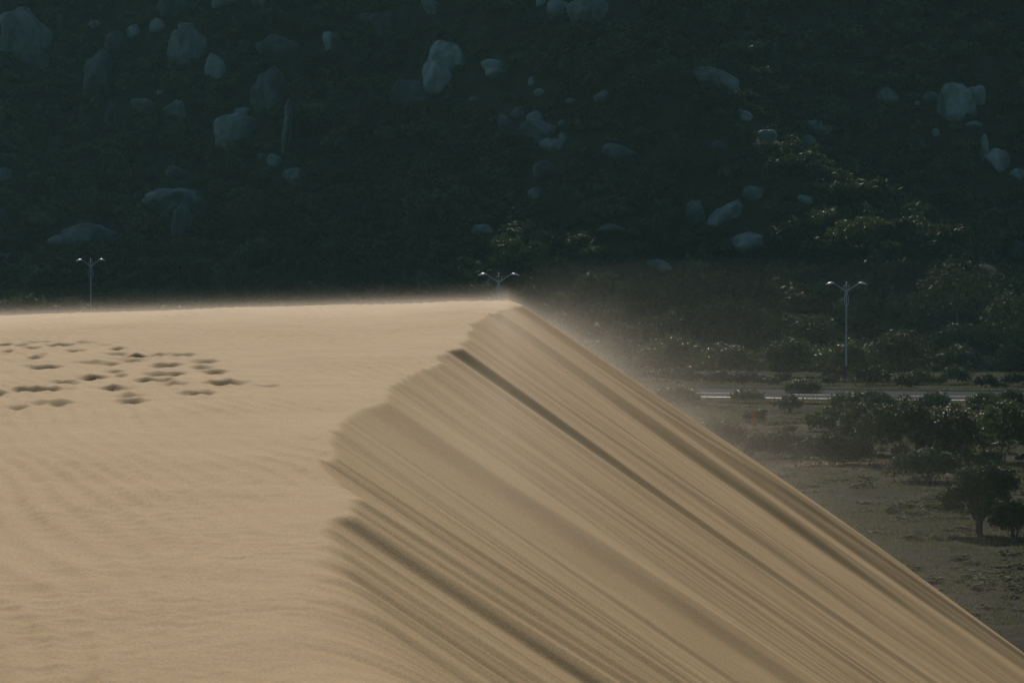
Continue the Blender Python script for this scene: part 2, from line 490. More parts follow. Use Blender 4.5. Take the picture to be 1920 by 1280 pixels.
def strip(name, o1, o2, z, mat, h=0.0, parent=None, dash=None):
    A = offset_line(RC, o1); B = offset_line(RC, o2)
    mb = MB()
    for i in range(len(A) - 1):
        if dash and i % dash[0] >= dash[1]: continue
        b = len(mb.v)
        for (pa, pb) in ((A[i], B[i]), (A[i + 1], B[i + 1])):
            if h:
                mb.v += [Vector((pa.x, pa.y, z)), Vector((pa.x, pa.y, z + h)), Vector((pb.x, pb.y, z + h)), Vector((pb.x, pb.y, z))]
            else:
                mb.v += [Vector((pa.x, pa.y, z)), Vector((pb.x, pb.y, z))]
        if h:
            for k in range(3): mb.f.append((b + k, b + k + 1, b + 5 + k, b + 4 + k))
        else: mb.f.append((b, b + 1, b + 3, b + 2))
    return mb.build(name, mat, parent, False)
ROADZ = ZG + 0.14
tag(strip('road', 8.6, -8.6, ROADZ, M_ASPHALT), None, None, None, 'structure')
strip('lane_marking', 0.08, -0.08, ROADZ + 0.004, M_PAINT, 0, bpy.data.objects['road'], (4, 2))
def kerb(o_top, o_low, ztop, zlow, mat):
    """a mountable kerb: a sloped face between the road side and the verge side"""
    A = offset_line(RC, o_low); B = offset_line(RC, o_top); mb = MB()
    for i in range(len(A)):
        mb.v += [Vector((A[i].x, A[i].y, zlow - .4)), Vector((A[i].x, A[i].y, zlow)), Vector((B[i].x, B[i].y, ztop)), Vector((B[i].x, B[i].y, ztop - .5))]
    for i in range(len(A) - 1):
        b = 4 * i
        for k in range(3): mb.f.append((b + k, b + k + 1, b + 5 + k, b + 4 + k))
    return tag(mb.build('kerb', mat, None, False), None, None, None, 'structure')
kerb(8.6, 8.75, ROADZ + 0.15, ROADZ + 0.105, M_KERB)
kerb(-8.6, -8.9, ROADZ + 0.12, ROADZ + 0.11, M_CONC)
tag(strip('verge', 13.5, 8.75, ROADZ - 0.02, M_GROUND), None, None, None, 'structure')
tag(strip('verge', -8.9, -15, ROADZ - 0.02, M_GROUND), None, None, None, 'structure')

# ------------------------------------------------------------------ street lamps
def street_lamp(loc, rz, label):
    H = 8.55
    root = bpy.data.objects.new('street_lamp', None); C.objects.link(root)
    root.location = loc; root.rotation_euler = (0, 0, rz)
    tag(root, label, 'street lamp', 'double-armed street lamps along the road')
    m = MB(); m.tube([(0, 0, -0.6), (0, 0, 1.2), (0, 0, 7.2), (0, 0, H)], [0.115, 0.105, 0.075, 0.05], 10); m.build('pole', M_POLE, root)
    m = MB(); m.lathe([(0.26, -0.6), (0.26, 0.06), (0.2, 0.12), (0.18, 0.5), (0.165, 0.6)], 12); m.build('pole_base', M_POLE, root)
    for k in range(4):
        th = math.pi / 4 + k * math.pi / 2
        m = MB(); pts = []
        for i in range(11):
            s = i / 10; r = 0.08 + 0.20 * math.sin(math.pi * s) ** 0.8
            pts.append((r * math.cos(th), r * math.sin(th), 6.95 + 1.35 * s))
        m.tube(pts, [0.03] * 11, 6); m.build('cage_rib', M_POLE, root)
    m = MB(); pts = [(0.27 * math.cos(a), 0, 8.78 + 0.24 * math.sin(a)) for a in np.linspace(0, 2 * math.pi, 21)]
    m.tube(pts, [0.035] * 21, 6, False); m.build('ring', M_POLE, root)
    m = MB(); m.lathe([(0.03, 8.45), (0.03, 9.15), (0.075, 9.2), (0.09, 9.27), (0.06, 9.34), (0.01, 9.38)], 10); m.build('finial', M_HEAD, root)
    for sx in (-1, 1):
        m = MB(); pts = []
        for i in range(9):
            s = i / 8
            pts.append((sx * (0.04 + 1.2 * s), 0, 8.35 + 0.95 * s ** 0.85 - 0.08 * s * s))
        m.tube(pts, [0.055 - 0.02 * i / 8 for i in range(9)], 8); m.build('arm', M_POLE, root)
        rings = []
        for s, w, h, dz in ((0, .06, .05, 0), (.14, .15, .10, .015), (.34, .21, .13, .02), (.56, .20, .11, .0), (.74, .13, .06, -.03), (.82, .04, .02, -.05)):
            ring = []
            for k in range(12):
                a = 2 * math.pi * k / 12
                ring.append((sx * (1.14 + s), w * math.cos(a), 9.2 + dz - 0.10 * s + h * (math.sin(a) if math.sin(a) > 0 else 0.45 * math.sin(a))))
            rings.append(ring)
        m = MB(); m.sections(rings); hd = m.build('lamp_head', M_HEAD, root)
        m = MB(); m.sections([[(sx * (1.14 + .35 + .16 * math.cos(a)), .10 * math.sin(a), 9.13) for a in np.linspace(0, 2 * math.pi, 13)[:-1]],
                              [(sx * (1.14 + .35 + .11 * math.cos(a)), .07 * math.sin(a), 9.09) for a in np.linspace(0, 2 * math.pi, 13)[:-1]]])
        m.build('lens', M_GLASS, hd)
    return root
def lamp_at(u, dist, vhead, rz, label):
    d = ray(u, vhead); p = d * (dist / d.y)
    street_lamp((p.x, p.y, p.z - 9.2), rz, label)
lamp_at(1587, 360, 531, R(0), 'tall double-armed street lamp standing clear of the dune on the right')
lamp_at(935, 362, 514, R(0), 'double-armed street lamp whose top rises behind the tip of the dune crest')
lamp_at(170, 432, 487, R(40), 'smallest and farthest double-armed street lamp behind the flat dune top on the left')

# ------------------------------------------------------------------ boulders
def boulder_mesh(rx, ry, rz, rot, seed, sub, mat):
    rnd = random.Random(seed)
    bm = bmesh.new(); bmesh.ops.create_icosphere(bm, subdivisions=sub, radius=1.0)
    V = np.array([v.co[:] for v in bm.verts])
    # flatten by a few planes: weathered joint faces
    for k in range(rnd.randint(5, 9)):
        n = np.array([rnd.gauss(0, 1), rnd.gauss(0, 1), rnd.gauss(0, .7)]); n /= np.linalg.norm(n)
        d = V @ n; c = rnd.uniform(.5, .88)
        V -= np.outer(np.maximum(d - c, 0) * 0.85, n)
    o = seed * 7.13
    r = 1 + 0.26 * fbm(V[:, 0] * 1.1 + o, V[:, 2] * 1.1 + V[:, 1] * .9, seed, 3) + 0.07 * fbm(V[:, 0] * 4 + o, V[:, 2] * 4 - V[:, 1] * 3, seed + 5, 2)
    # a joint crack
    if sub >= 4:
        a = rnd.uniform(-.6, .6); d = V[:, 0] * math.cos(a) + V[:, 1] * .3 + V[:, 2] * math.sin(a) - rnd.uniform(-.3, .3)
        r -= 0.07 * np.exp(-(d / 0.05) ** 2)
    V = V * r[:, None] * np.array([rx, ry, rz])
    ca, sa = math.cos(rot), math.sin(rot)
    X = V[:, 0] * ca + V[:, 2] * sa; Z = -V[:, 0] * sa + V[:, 2] * ca
    for i, v in enumerate(bm.verts): v.co = (X[i], V[i, 1], Z[i])
    me = bpy.data.meshes.new('boulder'); bm.to_mesh(me); bm.free()
    for p in me.polygons: p.use_smooth = True
    me.materials.append(mat); return me
# centre u, v, width, height (photograph pixels), lean in degrees (clockwise), label
BL = [
 (46,72,112,110,0,'huge pale dome boulder at the top left edge of the hill'),
 (113,40,17,26,0,'small upright stone just right of the huge left dome boulder'),
 (66,116,60,44,10,'dim low slab under the huge left dome boulder'),
 (176,47,24,18,0,'little pale stone between the huge left dome and the boulder cluster'),
 (217,86,42,54,0,'squat dim boulder on top of the tall shadowy rock face'),
 (186,146,62,100,0,'tall shadowy rock face left of the two sunken pale boulders'),
 (208,218,26,64,0,'narrow tongue of rock hanging below the tall shadowy rock face'),
 (250,62,24,32,10,'small egg shaped boulder left of the notched boulder near the top'),
 (295,52,34,34,-10,'notched pale boulder near the top left of the hill'),
 (350,50,32,22,0,'small block resting above the big broken slab'),
 (325,14,62,46,0,'dim boulder cut by the top of the picture above the notched boulder'),
 (424,8,64,28,0,'flat boulder at the top edge above the dark scrub'),
 (488,4,32,22,0,'small bluish boulder at the top edge right of the flat boulder'),
 (356,95,92,82,30,'big broken slab leaning right below the small block'),
 (400,128,42,58,-20,'bright fractured face at the lower right of the big broken slab'),
 (268,198,46,27,8,'low pale boulder beside a leaning wedge, left of the pair'),
 (302,175,24,11,0,'thin flat stone above the low pale boulder and the wedge'),
 (327,211,52,46,25,'pale wedge boulder, right of the pair above the dark scrub'),
 (505,176,66,86,12,'tall pointed boulder standing on the left half of the hill'),
 (538,250,22,110,3,'thin upright slab along the right flank of the tall pointed boulder'),
 (440,248,102,70,0,'broad rounded dome boulder below the tall pointed boulder'),
 (455,211,42,18,0,'flat stone lying behind the broad rounded dome boulder'),
 (490,294,20,14,0,'smallest stone at the upper end of the sloping stone row'),
 (515,303,36,24,25,'middle stone of the sloping row below the dome boulder'),
 (551,331,42,34,30,'largest and lowest stone of the sloping row below the dome boulder'),
 (529,97,92,52,20,'very dim rounded boulder above and right of the tall pointed boulder'),
 (618,82,28,50,-12,'narrow upright boulder standing alone in dark scrub near the top'),
 (328,376,116,46,0,'mushroom shaped cap boulder above the left dune top'),
 (342,428,42,84,0,'rock stem under the mushroom shaped cap boulder'),
 (331,326,54,30,0,'dim stone behind the mushroom shaped cap boulder'),
 (8,328,40,28,0,'dim boulder on the left edge halfway up the hill'),
 (3,408,26,36,0,'boulder on the left edge below the dim halfway one'),
 (165,444,110,50,0,'winged pale boulder just above the farthest street lamp'),
 (110,452,46,22,-10,'low wing of rock left of the winged pale boulder'),
 (15,479,38,14,0,'flat stone on the left edge beside the farthest street lamp'),
 (812,14,44,38,15,'pale boulder at the top edge above the stacked pair'),
 (720,48,54,60,0,'faint broken boulder left of the top edge boulder'),
 (693,34,42,20,0,'faint flat stone left of the faint broken boulder'),
 (838,112,72,68,22,'rear boulder of the stacked pale pair in the upper middle'),
 (817,146,60,74,-20,'front boulder of the stacked pale pair in the upper middle'),
 (773,183,78,62,28,'dim sloping boulder below left of the stacked pale pair'),
 (936,131,76,36,8,'bright loaf shaped boulder right of the stacked pale pair'),
 (998,155,20,20,0,'round little stone below right of the loaf shaped boulder'),
 (1013,175,24,16,15,'small wedge stone under the round little stone'),
 (888,188,20,15,0,'tiny dim stone below the loaf shaped boulder'),
 (972,211,30,28,0,'upper left stone of the boulder heap in the middle of the hill'),
 (1006,222,38,28,0,'top stone of the boulder heap in the middle of the hill'),
 (1012,246,74,46,10,'largest boulder of the heap in the middle of the hill'),
 (1056,260,30,30,0,'right hand stone of the boulder heap in the middle of the hill'),
 (1036,273,50,26,10,'lowest slab of the boulder heap in the middle of the hill'),
 (945,232,32,30,0,'dim left stone of the boulder heap in the middle of the hill'),
 (1053,232,20,14,0,'little stone above the right side of the boulder heap'),
 (1070,190,26,12,0,'thin pale stone left of the forked pale boulder'),
 (1131,184,38,30,30,'forked pale boulder among scrub right of the hill centre'),
 (1104,24,76,68,15,'brightest big boulder at the top of the picture'),
 (1048,20,66,44,0,'rough boulder touching the left of the brightest top boulder'),
 (1014,4,26,20,0,'small stone at the top edge left of the rough boulder'),
 (1004,362,34,27,10,'lone bright stone below the hill centre, above the dune crest'),
 (1020,325,50,44,15,'dim boulder above the lone bright stone'),
 (1170,291,82,34,20,'low whale backed boulder right of the heap'),
 (1241,291,30,13,10,'small flat stone right of the low whale backed boulder'),
 (1146,430,64,22,0,'dim flat boulder above the lit bush'),
 (905,433,48,24,5,'low boulder above the lamp at the dune crest'),
 (1345,156,96,48,22,'long sloping boulder in the upper right scrub'),
 (1395,218,40,20,18,'low boulder below the long sloping boulder'),
 (1347,275,34,20,25,'dim stone above the bright topped sloping outcrop'),
 (1439,256,36,32,0,'blocky boulder left of the bright lying boulder'),
 (1538,241,56,27,14,'bright lying boulder in the right of the hill'),
 (1517,268,34,28,10,'dim rounded boulder under the bright lying boulder'),
 (1665,179,44,36,0,'round boulder left of the big crown shaped boulder'),
 (1796,196,88,76,0,'big crown shaped boulder high on the right of the hill'),
 (1745,184,32,26,0,'left shoulder stone of the big crown shaped boulder'),
 (1832,184,44,44,0,'right shoulder stone of the big crown shaped boulder'),
 (1720,194,14,9,0,'tiny stone between the round and the crown shaped boulder'),
 (1753,251,16,20,20,'little upright stone below the crown shaped boulder'),
 (1826,233,30,16,0,'flat stone at the foot of the crown shaped boulder'),
 (1845,280,18,56,0,'slim pillar stone below the crown shaped boulder'),
 (1870,301,50,44,-25,'slanting boulder right of the slim pillar stone'),
 (1909,328,32,24,0,'bluish boulder at the right edge of the hill'),
 (1416,364,48,28,8,'bright topped rounded boulder at the head of a sloping outcrop'),
 (1366,402,104,40,-38,'long sloping outcrop running down left from the bright topped boulder'),
 (1305,404,44,66,0,'dim boulder left of the long sloping outcrop'),
 (1514,377,42,18,20,'low stone in lit scrub right of the bright topped boulder'),
 (1410,455,86,38,-6,'smooth egg backed boulder above the road on the right'),
 (1240,501,56,28,10,'low bluish boulder behind the drifting sand near the road'),
 (1905,470,28,44,0,'dim boulder on the right edge above the rounded tree'),
 (1862,484,40,24,25,'dim slanting stone right of the rounded tree'),
]
bell = []
for i, (u, v, w, h, rot, lab) in enumerate(BL):
    base = hit(min(max(u, 0), 1919), v + 0.30 * h)
    d = ray(u, v)
    dist = base.y / d.y
    rx = 0.5 * w / FPX * dist; rz = 0.5 * h / FPX * dist
    sub = 4 if w * h > 1500 else 3
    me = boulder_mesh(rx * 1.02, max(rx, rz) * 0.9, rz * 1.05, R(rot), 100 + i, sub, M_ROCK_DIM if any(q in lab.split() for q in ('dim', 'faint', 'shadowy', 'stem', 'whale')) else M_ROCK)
    o = link_mesh('boulder', me)
    o.location = d * dist
    tag(o, lab, 'boulder', 'granite boulders on the hillside')
    bell.append((u, v, w, h, base.y))

# ------------------------------------------------------------------ vegetation
def leaf_cloud(rnd, lobes, n_clump, per, size, clump_r):
    """many leaf quads in clumps on and in a set of ellipsoid lobes (centre, radii)"""
    nl = len(lobes); vol = np.array([l[1][0] * l[1][2] for l in lobes]); vol = vol / vol.sum()
    pick = rnd.choice(nl, n_clump, p=vol)
    dirs = rnd.normal(size=(n_clump, 3)); dirs[:, 2] = np.abs(dirs[:, 2]) * 1.0 - 0.45 * rnd.random(n_clump)
    dirs /= np.linalg.norm(dirs, axis=1)[:, None]
    rad = 0.55 + 0.5 * rnd.random(n_clump) ** 0.6
    cen = np.array([lobes[k][0] for k in pick]); rr = np.array([lobes[k][1] for k in pick])
    cc = cen + dirs * rad[:, None] * rr
    n = n_clump * per
    P = np.repeat(cc, per, 0) + rnd.normal(size=(n, 3)) * clump_r * np.array([1, 1, .7])
    out = np.repeat(dirs, per, 0)
    nrm = out * 0.8 + rnd.normal(size=(n, 3)) * 0.7 + np.array([0, 0, .25]); nrm /= np.linalg.norm(nrm, axis=1)[:, None]
    t = np.cross(nrm, rnd.normal(size=(n, 3))); t /= np.linalg.norm(t, axis=1)[:, None] + 1e-9
    b = np.cross(nrm, t)
    s = size * (0.6 + 0.8 * rnd.random(n))[:, None]
    V = np.stack([P - t * s, P + b * s * .42 , P + t * s, P - b * s * .42], 1).reshape(-1, 3)
    Q = np.arange(4 * n).reshape(-1, 4)
    return V, Q
def shrub_lobes(rnd, k):
    L = [((0, 0, .42), (.72, .72, .42))]
    for i in range(k):
        a = rnd.random() * 6.28; r = .25 + .4 * rnd.random(); s = .28 + .25 * rnd.random()
        L.append(((r * math.cos(a), r * math.sin(a), .35 + .45 * rnd.random()), (s, s, s * .8)))
    return L
NP = np.random.default_rng(7)
VAR = []
for k in range(8):                                         # shrub shapes of unit half width
    V, Q = leaf_cloud(NP, shrub_lobes(NP, 4), 170, 5, 0.11, 0.07)
    VAR.append(mesh_np('shrub', V, Q, M_LEAF))
LOW = [leaf_cloud(NP, shrub_lobes(NP, 3), 30, 4, 0.20, 0.10) for k in range(8)]

def shrub_at(loc, w, h, label, group=None, var=None, rz=0, mat=None, parts=False, name='shrub'):
    if parts:
        root = bpy.data.objects.new(name, None); C.objects.link(root); root.location = loc; root.rotation_euler = (0, 0, rz)
        f = link_mesh('foliage', mat if mat else VAR[var], None, root); f.scale = (w, w, h)
        return tag(root, label, 'shrub', group)
    o = link_mesh(name, VAR[var]); o.location = loc; o.scale = (w, w, h); o.rotation_euler = (0, 0, rz)
    return tag(o, label, 'shrub', group)

def leafy(name, u, vbase, wpx, hpx, label, cat, lobes, clumps, per, leaf, mat, stems=3, base=None, group=None, trunk_r=0.06, seed=1):
    """a bush or small tree of its own: foliage or crown and its stems"""
    p = base or hit(u, vbase)
    sc = p.y / FPX
    w, h = 0.5 * wpx * sc, hpx * sc
    rnd = np.random.default_rng(seed)
    L = [((c[0] * w, c[1] * w, c[2] * h), (r[0] * w, r[1] * w, r[2] * h)) for c, r in lobes]
    V, Q = leaf_cloud(rnd, L, clumps, per, leaf, leaf * 1.3)
    root = bpy.data.objects.new(name, None); C.objects.link(root); root.location = p
    tag(root, label, cat, group)
    link_mesh('crown' if cat == 'tree' else 'foliage', mesh_np('crown', V, Q, mat), None, root)
    m = MB()
    for k in range(stems):
        c, r = L[k % len(L)]
        x0 = (k - (stems - 1) / 2) * trunk_r * (0.5 if cat == 'tree' else 1.5)
        m.tube([(x0, 0, -0.3), (x0 * 1.2 + c[0] * (.02 if cat == 'tree' else .1), c[1] * .1, min(c[2] * .35, h * .16)), (c[0] * .55, c[1] * .5, c[2] * .75), (c[0], c[1], c[2] + r[2] * .4)],
               [trunk_r * 1.2, trunk_r, trunk_r * .6, trunk_r * .2], 7)
    m.build('trunk' if cat == 'tree' else 'stem', M_BARK, root)
    return root
ROUND = [((0, 0, .45), (.9, .8, .5)), ((-.45, 0, .4), (.5, .5, .4)), ((.45, .1, .42), (.5, .5, .42)), ((0.05, 0, .72), (.5, .5, .28))]
WIDE = [((-.5, 0, .4), (.5, .4, .5)), ((.0, 0, .5), (.5, .4, .5)), ((.5, 0, .38), (.5, .4, .48)), ((.15, .1, .6), (.35, .35, .35))]
TREE1 = [((.12, 0, .56), (.62, .6, .34)), ((-.42, 0, .50), (.42, .4, .22)), ((.60, 0, .70), (.33, .35, .25)), ((-.12, .1, .80), (.38, .35, .17)), ((.25, 0, .32), (.55, .45, .15)), ((-.86, 0, .52), (.17, .2, .09)), ((-.66, 0, .36), (.22, .2, .09)), ((.3, .1, .88), (.22, .2, .11))]

# the small tree and its neighbours on the flat ground, right
leafy('small_tree', 1836, 1002, 160, 132, 'small dark tree with a bare trunk standing on the flat ground at right', 'tree', TREE1, 1150, 7, 0.10, M_LEAF, 4, trunk_r=0.10, seed=3)
leafy('shrub', 1902, 1006, 92, 66, 'bushy dark shrub at the right edge beside the small dark tree', 'shrub', ROUND, 600, 7, 0.095, M_LEAF, 3, seed=4)
flat = [
 (1700, 868, 190, 122, 'broad dark shrub below the shining kerb, right of the sign', WIDE, M_LEAF),
 (1625, 850, 110, 96, 'upright dark shrub at the left end of the dark thicket', ROUND, M_LEAF),
 (1790, 872, 150, 112, 'yellowish topped shrub in the middle of the dark thicket', WIDE, M_LEAF2),
 (1880, 866, 130, 118, 'dark shrub with glinting leaves at the right end of the thicket', ROUND, M_LEAF2),
 (1740, 902, 130, 60, 'low shrub in front of the dark thicket', WIDE, M_LEAF),
 (1560, 872, 150, 58, 'low grey green shrub left of the dark thicket', WIDE, M_LEAF),
 (1752, 770, 60, 32, 'small rounded shrub hiding part of the shining kerb', ROUND, M_LEAF),
 (1845, 768, 70, 30, 'small shrub before the kerb near the right edge', ROUND, M_LEAF2),
 (1895, 775, 50, 44, 'dark small shrub at the right edge before the kerb', ROUND, M_LEAF),
 (1650, 775, 80, 34, 'low shrub between two shining lengths of kerb', WIDE, M_LEAF),
 (1345, 850, 110, 60, 'low shrub in dust beside the dune edge', WIDE, M_LEAF),
 (1460, 858, 130, 48, 'sprawling low shrub below the orange sign', WIDE, M_LEAF),
 (1270, 760, 90, 36, 'dusty shrub where the kerb meets the dune edge', WIDE, M_LEAF2),
 (1610, 762, 110, 26, 'low leafy clump hiding the kerb below the right street lamp', WIDE, M_LEAF2),
 (1400, 753, 60, 20, 'grassy clump overlapping the shining kerb left of the lamp', ROUND, M_LEAF2),
 (1505, 738, 70, 26, 'pale leafy clump on the far side of the kerb', ROUND, M_LEAF2),
]
for k, (u, v, w, h, lab, lo, mt) in enumerate(flat):
    leafy('shrub', u, v, w, h, lab, 'shrub', lo, int(150 + w * 3.4), 7, 0.13, mt, 3, seed=20 + k, trunk_r=.05)
hillb = [
 (488, 448, 122, 88, 'round bush with a lit rim right of the mushroom shaped boulder', 'shrub', ROUND, M_LEAF2),
 (780, 470, 70, 72, 'dark upright bush above the dune top left of the crest lamp', 'shrub', ROUND, M_LEAF),
 (893, 470, 60, 30, 'pale leafy bush left above the crest lamp', 'shrub', ROUND, M_LEAF2),
 (952, 474, 72, 32, 'pale leafy bush right above the crest lamp', 'shrub', ROUND, M_LEAF2),
 (1090, 478, 62, 36, 'round bush with a pale rim above the glinting bush', 'shrub', ROUND, M_LEAF2),
 (1140, 502, 100, 40, 'bush with sparkling leaves behind the drifting sand', 'shrub', WIDE, M_LEAF2),
 (510, 566, 70, 24, 'small lit bush peeping over the flat dune top', 'shrub', ROUND, M_LEAF2),
 (1795, 640, 190, 160, 'big rounded tree above the road at right', 'tree', ROUND, M_LEAF),
 (1890, 690, 120, 150, 'dark tree at the right edge behind the road', 'tree', ROUND, M_LEAF),
 (1425, 640, 76, 58, 'dark round bush left of the right street lamp', 'shrub', ROUND, M_LEAF),
 (1630, 470, 160, 64, 'wide bush with a lit top above the right street lamp', 'shrub', WIDE, M_LEAF2),
 (1290, 325, 160, 46, 'lit spreading bush in the middle right of the hill', 'shrub', WIDE, M_LEAF2),
 (1125, 155, 90, 40, 'lit bush high in the middle of the hill', 'shrub', WIDE, M_LEAF2),
 (1255, 165, 90, 54, 'lit bush left of the long sloping boulder', 'shrub', WIDE, M_LEAF2),
 (1195, 215, 90, 44, 'lit bush right of the forked pale boulder', 'shrub', WIDE, M_LEAF2),
 (1480, 425, 120, 40, 'lit bush under the bright topped boulder', 'shrub', WIDE, M_LEAF2),
 (1560, 440, 100, 46, 'lit bush between the egg backed boulder and the wide bush', 'shrub', WIDE, M_LEAF2),
 (1860, 40, 130, 50, 'spreading bush at the top right corner of the hill', 'shrub', WIDE, M_LEAF2),
 (1590, 712, 130, 74, 'leafy roadside bush behind the right street lamp', 'shrub', WIDE, M_LEAF2),
 (1480, 706, 120, 70, 'roadside bush left of the right street lamp', 'shrub', WIDE, M_LEAF),
 (1370, 712, 130, 66, 'dusty roadside bush in the middle of the drifting sand', 'shrub', WIDE, M_LEAF2),
 (1260, 700, 130, 70, 'dusty roadside bush close to the dune edge', 'shrub', WIDE, M_LEAF2),
 (1690, 712, 130, 90, 'roadside bush right of the right street lamp', 'shrub', WIDE, M_LEAF),
]
for k, (u, v, w, h, lab, cat, lo, mt) in enumerate(hillb):
    leafy('bush' if cat == 'shrub' else 'broad_tree', u, v, w, h, lab, cat, lo, int(110 + w * 2.6), 7, 0.15, mt, 3 if cat == 'shrub' else 1, seed=60 + k, trunk_r=.07 if cat == 'shrub' else .16)

for k in range(34):                                         # roadside row between the road and the hill foot
    x = -2 + k * 1.72 + NP.uniform(-.6, .6); y = float(np.interp(x, [-4, 16, 41, 90], [352.5, 347, 341, 338])) + NP.uniform(1.5, 17)
    w = NP.uniform(.9, 1.9)
    shrub_at((x, y, surf_z(x, y) - .1), w, w * NP.uniform(.7, 1.1), 'leafy shrub in the roadside row between the road and the hill', 'shrubs in the roadside row', int(NP.integers(8)), float(NP.uniform(0, 6.28)))
for k in range(30):                                         # thicket on the flat
    y = NP.uniform(238, 312); u = NP.uniform(1560, 1930) if NP.random() < .75 else NP.uniform(1380, 1600)
    x = (u - 960) / FPX * y; w = NP.uniform(.7, 1.7)
    shrub_at((x, y, surf_z(x, y) - .1), w, w * NP.uniform(.7, 1.2), 'dark shrub in the loose thicket between the road and the small tree', 'shrubs in the thicket on the flat', int(NP.integers(8)), float(NP.uniform(0, 6.28)))

# scrub over the whole hillside: the largest as shrubs of their own, the rest one mass
pts = []
tries = 0
while len(pts) < 5200 and tries < 90000:
    tries += 1
    x = NP.uniform(-92, 92); y = NP.uniform(378, 640)
    if abs(x) > 0.150 * y: continue
    t = (y - float(foot_y(x))) / math.sqrt(1 + float(foot_g(x)) ** 2)
    if t < -7 or t > 125: continue
    z = float(hill_z(np.array([x]), np.array([y]))[0])
    u, v, d = project((x, y, z))
    if v > 770 or v < -60: continue
    w = NP.uniform(0.9, 1.7) * (1.0 if NP.random() > .22 else NP.uniform(1.4, 2.3)); h = w * NP.uniform(.75, 1.25)
    up = v - h * FPX / d * 0.55
    bad = False
    for (bu, bv, bw, bh, by) in bell:
        if abs(u - bu) < bw * .5 + w * FPX / d * .5 and -0.55 * bh - 4 < up - bv < bh * 0.08 + h * FPX / d * 0.45 and y < by + 6:
            bad = True; break
    if bad: continue
    pts.append((x, y, z, w, h, u, v))
pts.sort(key=lambda p: -(p[3] / p[1]) * (1 if -40 < p[5] < 1960 and 0 < p[6] < 760 and not (p[5] < 1000 and p[6] > 590) else 0.01))
for k, (x, y, z, w, h, u, v) in enumerate(pts[:270]):
    shrub_at((x, y, z - 0.1), w, h, 'dark green shrub in the dense scrub between the hillside boulders', 'shrubs in the scrub on the boulder hillside', int(NP.integers(8)), float(NP.uniform(0, 6.28)))
VV, QQ, off = [], [], 0
for (x, y, z, w, h, u, v) in pts[270:]:
    V, Q = LOW[int(NP.integers(8))]
    a = NP.uniform(0, 6.28); ca, sa = math.cos(a), math.sin(a)
    W = np.stack([(V[:, 0] * ca - V[:, 1] * sa) * w + x, (V[:, 0] * sa + V[:, 1] * ca) * w + y, V[:, 2] * h + z - .1], -1)
    VV.append(W); QQ.append(Q + off); off += len(V)
scrub = link_mesh('hillside_scrub', mesh_np('hillside_scrub', np.concatenate(VV), np.concatenate(QQ), M_LEAF))
tag(scrub, 'dense dark scrub covering the hillside among the boulders', None, None, 'stuff')

# grass and ground cover of the flat land: tufts of blades, thicker in patches
gv, gq, off = [], [], 0
def tuft(x, y, z, hgt, n, spread):
    global off
    a = NP.uniform(0, 6.28, n); r = spread * np.sqrt(NP.random(n)); hh = hgt * NP.uniform(.5, 1.2, n); lean = NP.normal(size=(n, 2)) * .35
    bx = x + r * np.cos(a); by = y + r * np.sin(a); wd = 0.018 + .03 * NP.random(n); th = NP.uniform(0, 3.14, n)
    dx = np.cos(th) * wd; dy = np.sin(th) * wd
    tx = bx + lean[:, 0] * hh; ty = by + lean[:, 1] * hh
    b0 = np.stack([bx - dx, by - dy, np.full(n, z)], -1); b1 = np.stack([bx + dx, by + dy, np.full(n, z)], -1)
    t1 = np.stack([tx + dx * .3, ty + dy * .3, z + hh], -1); t0 = np.stack([tx - dx * .3, ty - dy * .3, z + hh], -1)
    gv.append(np.stack([b0, b1, t1, t0], 1).reshape(-1, 3)); gq.append(np.arange(4 * n).reshape(-1, 4) + off); off += 4 * n
cnt = 0
while cnt < 15000:
    y = NP.uniform(150, 392); x = NP.uniform(-2, 0.150 * y)
    on_road = False
    k = min(range(0, len(RC), 2), key=lambda i: (RC[i][0] - x) ** 2 + (RC[i][1] - y) ** 2)
    dd = math.hypot(RC[k][0] - x, RC[k][1] - y)
    if dd < 9.3: continue
    pv = float(noise2(x / 9.0, y / 14.0, 90)) + (0.35 if dd < 14 else 0)
    if pv < NP.uniform(-.6, .4): continue
    z = surf_z(x, y) if dd > 15 else ROADZ - .03
    tuft(x, y, z - .03, NP.uniform(.07, .22) * (1.8 if dd < 14 else 1), 11, NP.uniform(.3, .9)); cnt += 1
grass = link_mesh('grass', mesh_np('grass', np.concatenate(gv), np.concatenate(gq), M_GRASS))
tag(grass, 'dull green grass and ground cover on the flat land by the road', None, None, 'stuff')

VV, QQ, off = [], [], 0
for k in range(2600):
    y = NP.uniform(150, 322); x = NP.uniform(0, 0.148 * y)
    if float(noise2(x / 7.0, y / 12.0, 95)) < NP.uniform(-.25, .45): continue
    w = NP.uniform(.35, 1.0); h = w * NP.uniform(.2, .45)
    V, Q = LOW[int(NP.integers(8))]
    a = NP.uniform(0, 6.28); ca, sa = math.cos(a), math.sin(a)
    VV.append(np.stack([(V[:, 0] * ca - V[:, 1] * sa) * w + x, (V[:, 0] * sa + V[:, 1] * ca) * w + y, V[:, 2] * h + surf_z(x, y) - .05], -1))
    QQ.append(Q + off); off += len(V)
cover = link_mesh('ground_cover', mesh_np('ground_cover', np.concatenate(VV), np.concatenate(QQ), M_GRASS))
tag(cover, 'low creeping plants spread over the flat ground beside the dune', None, None, 'stuff')

